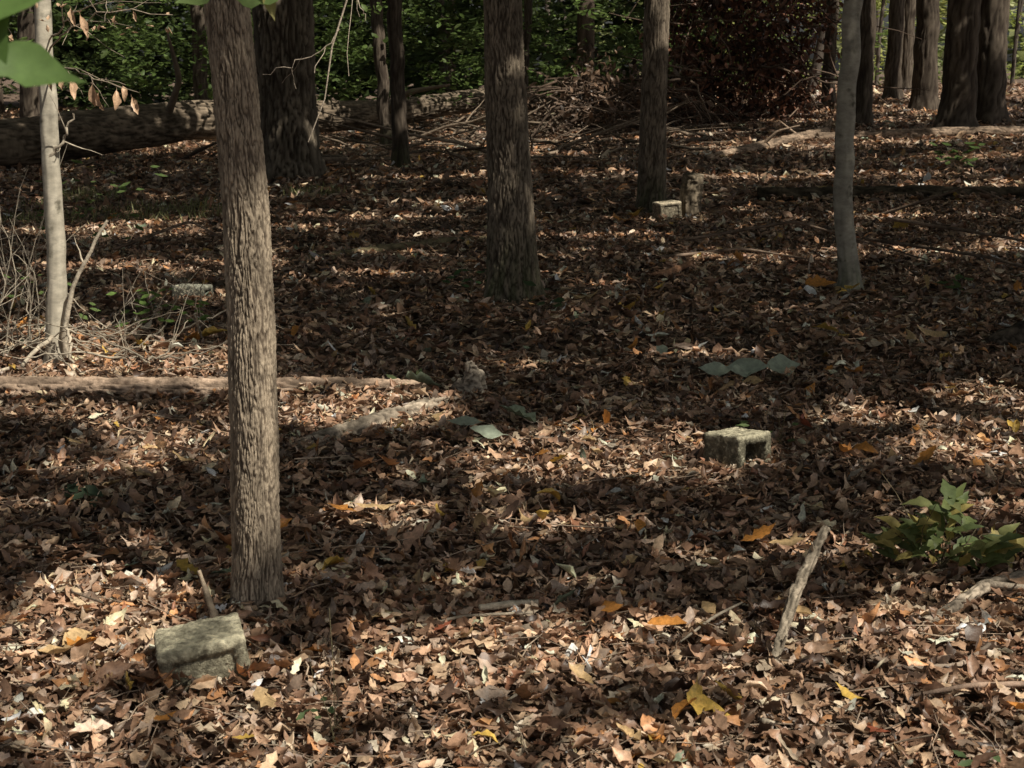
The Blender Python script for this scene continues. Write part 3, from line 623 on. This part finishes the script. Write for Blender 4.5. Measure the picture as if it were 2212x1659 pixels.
for (x,y,hh,nl,ls,col) in [(-2.1,9.0,.35,26,.075,(.2,.32,.09)),(-2.35,9.8,.2,16,.08,(.18,.28,.08)),(-.46,3.55,.08,7,.035,(.12,.18,.08)),(-1.62,5.6,.06,7,.09,(.09,.13,.08)),(1.15,3.3,.06,4,.04,(.12,.18,.08)),(.22,9.9,.2,8,.1,(.08,.13,.06)),(-.5,7.75,.08,6,.07,(.2,.26,.12)),(-2.85,9.2,.4,14,.07,(.16,.24,.08)),(-.3,10.6,.22,12,.08,(.09,.16,.07)),(3.1,10.4,.2,10,.09,(.12,.18,.07)),(-3.3,12,.9,40,.1,(.12,.18,.06)),(1.15,6.5,.1,7,.05,(.14,.2,.08)),(5.5,19,.4,30,.14,(.09,.14,.04))]:
    A=Acc();B=Acc(); z0=g(x,y)
    twig([(x,y,z0-.01),(x+.02,y,z0+hh*.5),(x+.03,y,z0+hh)],.003,.001,np.array([.16,.14,.08]),3)
    for k in range(nl):
        a=rng.uniform(0,6.28); zz=z0+.03+hh*rng.uniform(.3,1); r=rng.uniform(.02,.12+hh*.5)
        fl((x+r*math.cos(a),y+r*math.sin(a)*.7,zz),(math.cos(a),math.sin(a),rng.normal(0,.25)),ls*rng.uniform(.7,1.2),ls*.25,col)
    ob=A.make("tree_seedling",M_wood); B.make("leaves",M_green,ob)
B=Acc()
for (x,y,d,l,w) in [(1.26,8.0,(1,-.3,.1),.24,.06),(1.45,8.05,(1,.3,.0),.2,.08),(1.08,7.95,(-1,-.2,.1),.2,.05),(1.2,7.88,(-.6,-.6,.15),.18,.05),(-.22,6.75,(1,-.5,.05),.2,.03),(-.1,6.55,(-1,.2,.15),.18,.035),(.85,8.5,(-.6,.5,.3),.09,.035)]:
    fl((x,y,g(x,y)+.08),d,l,w,(.50,.58,.45),.15,.4,up=(0,-.9,1),pr=3 if w>.05 else 0)
B.make("fallen_green_leaves",M_green)
A=Acc(); n=2600
x=rng.uniform(-5.5,-2.0,n); y=rng.uniform(15.0,19,n); k=vnoise(x*1.2,y*1.2,8)>.5; x=x[k];y=y[k];n=len(x)
R=np.array([dirR((rng.normal(0,.6),rng.normal(0,.6),.8)) for _ in range(n)])
A.add(*leaves(np.stack([x,y,G(x,y)+.07],1),R,rng.uniform(.1,.28,n),np.full(n,.005),rng.normal(0,.8,n),np.full(n,.1),np.zeros(n,int),np.array([.32,.33,.15])*rng.uniform(.4,1.3,(n,1)),5,.0))
A.make("grass_patch",M_green)

# ---------------------------------------------------------------- camera, light, world
cd=bpy.data.cameras.new("camera"); cam=bpy.data.objects.new("camera",cd); sc.collection.objects.link(cam)
cam.location=(0,0,1.65); cam.rotation_euler=(math.pi/2-math.atan(680/3300),0,0)
cd.sensor_width=36; cd.lens=36*3300/2212; cd.clip_end=1500; cd.clip_start=.05
cd.dof.use_dof=True; cd.dof.focus_distance=7; cd.dof.aperture_fstop=13
sc.camera=cam
sd=bpy.data.lights.new("sun",'SUN'); sd.energy=5; sd.angle=math.radians(.5); sd.color=(1,.93,.80)
so=bpy.data.objects.new("sun",sd); sc.collection.objects.link(so); so.rotation_euler=Vector(SUN).to_track_quat('Z','Y').to_euler()
w=bpy.data.worlds.new("World"); sc.world=w; w.use_nodes=True; nt=w.node_tree
bg=nt.nodes["Background"]; sk=nt.nodes.new("ShaderNodeTexSky"); sk.sky_type='NISHITA'; sk.sun_disc=False
sk.sun_elevation=math.asin(SUN[2]); sk.sun_rotation=math.atan2(SUN[0],SUN[1]); sk.dust_density=4; sk.ozone_density=.3
hs=nt.nodes.new("ShaderNodeHueSaturation"); hs.inputs["Saturation"].default_value=.4
nt.links.new(sk.outputs[0],hs.inputs["Color"]); nt.links.new(hs.outputs[0],bg.inputs[0]); bg.inputs[1].default_value=.065
sc.view_settings.view_transform='Standard'; sc.view_settings.look='None'; sc.view_settings.exposure=0
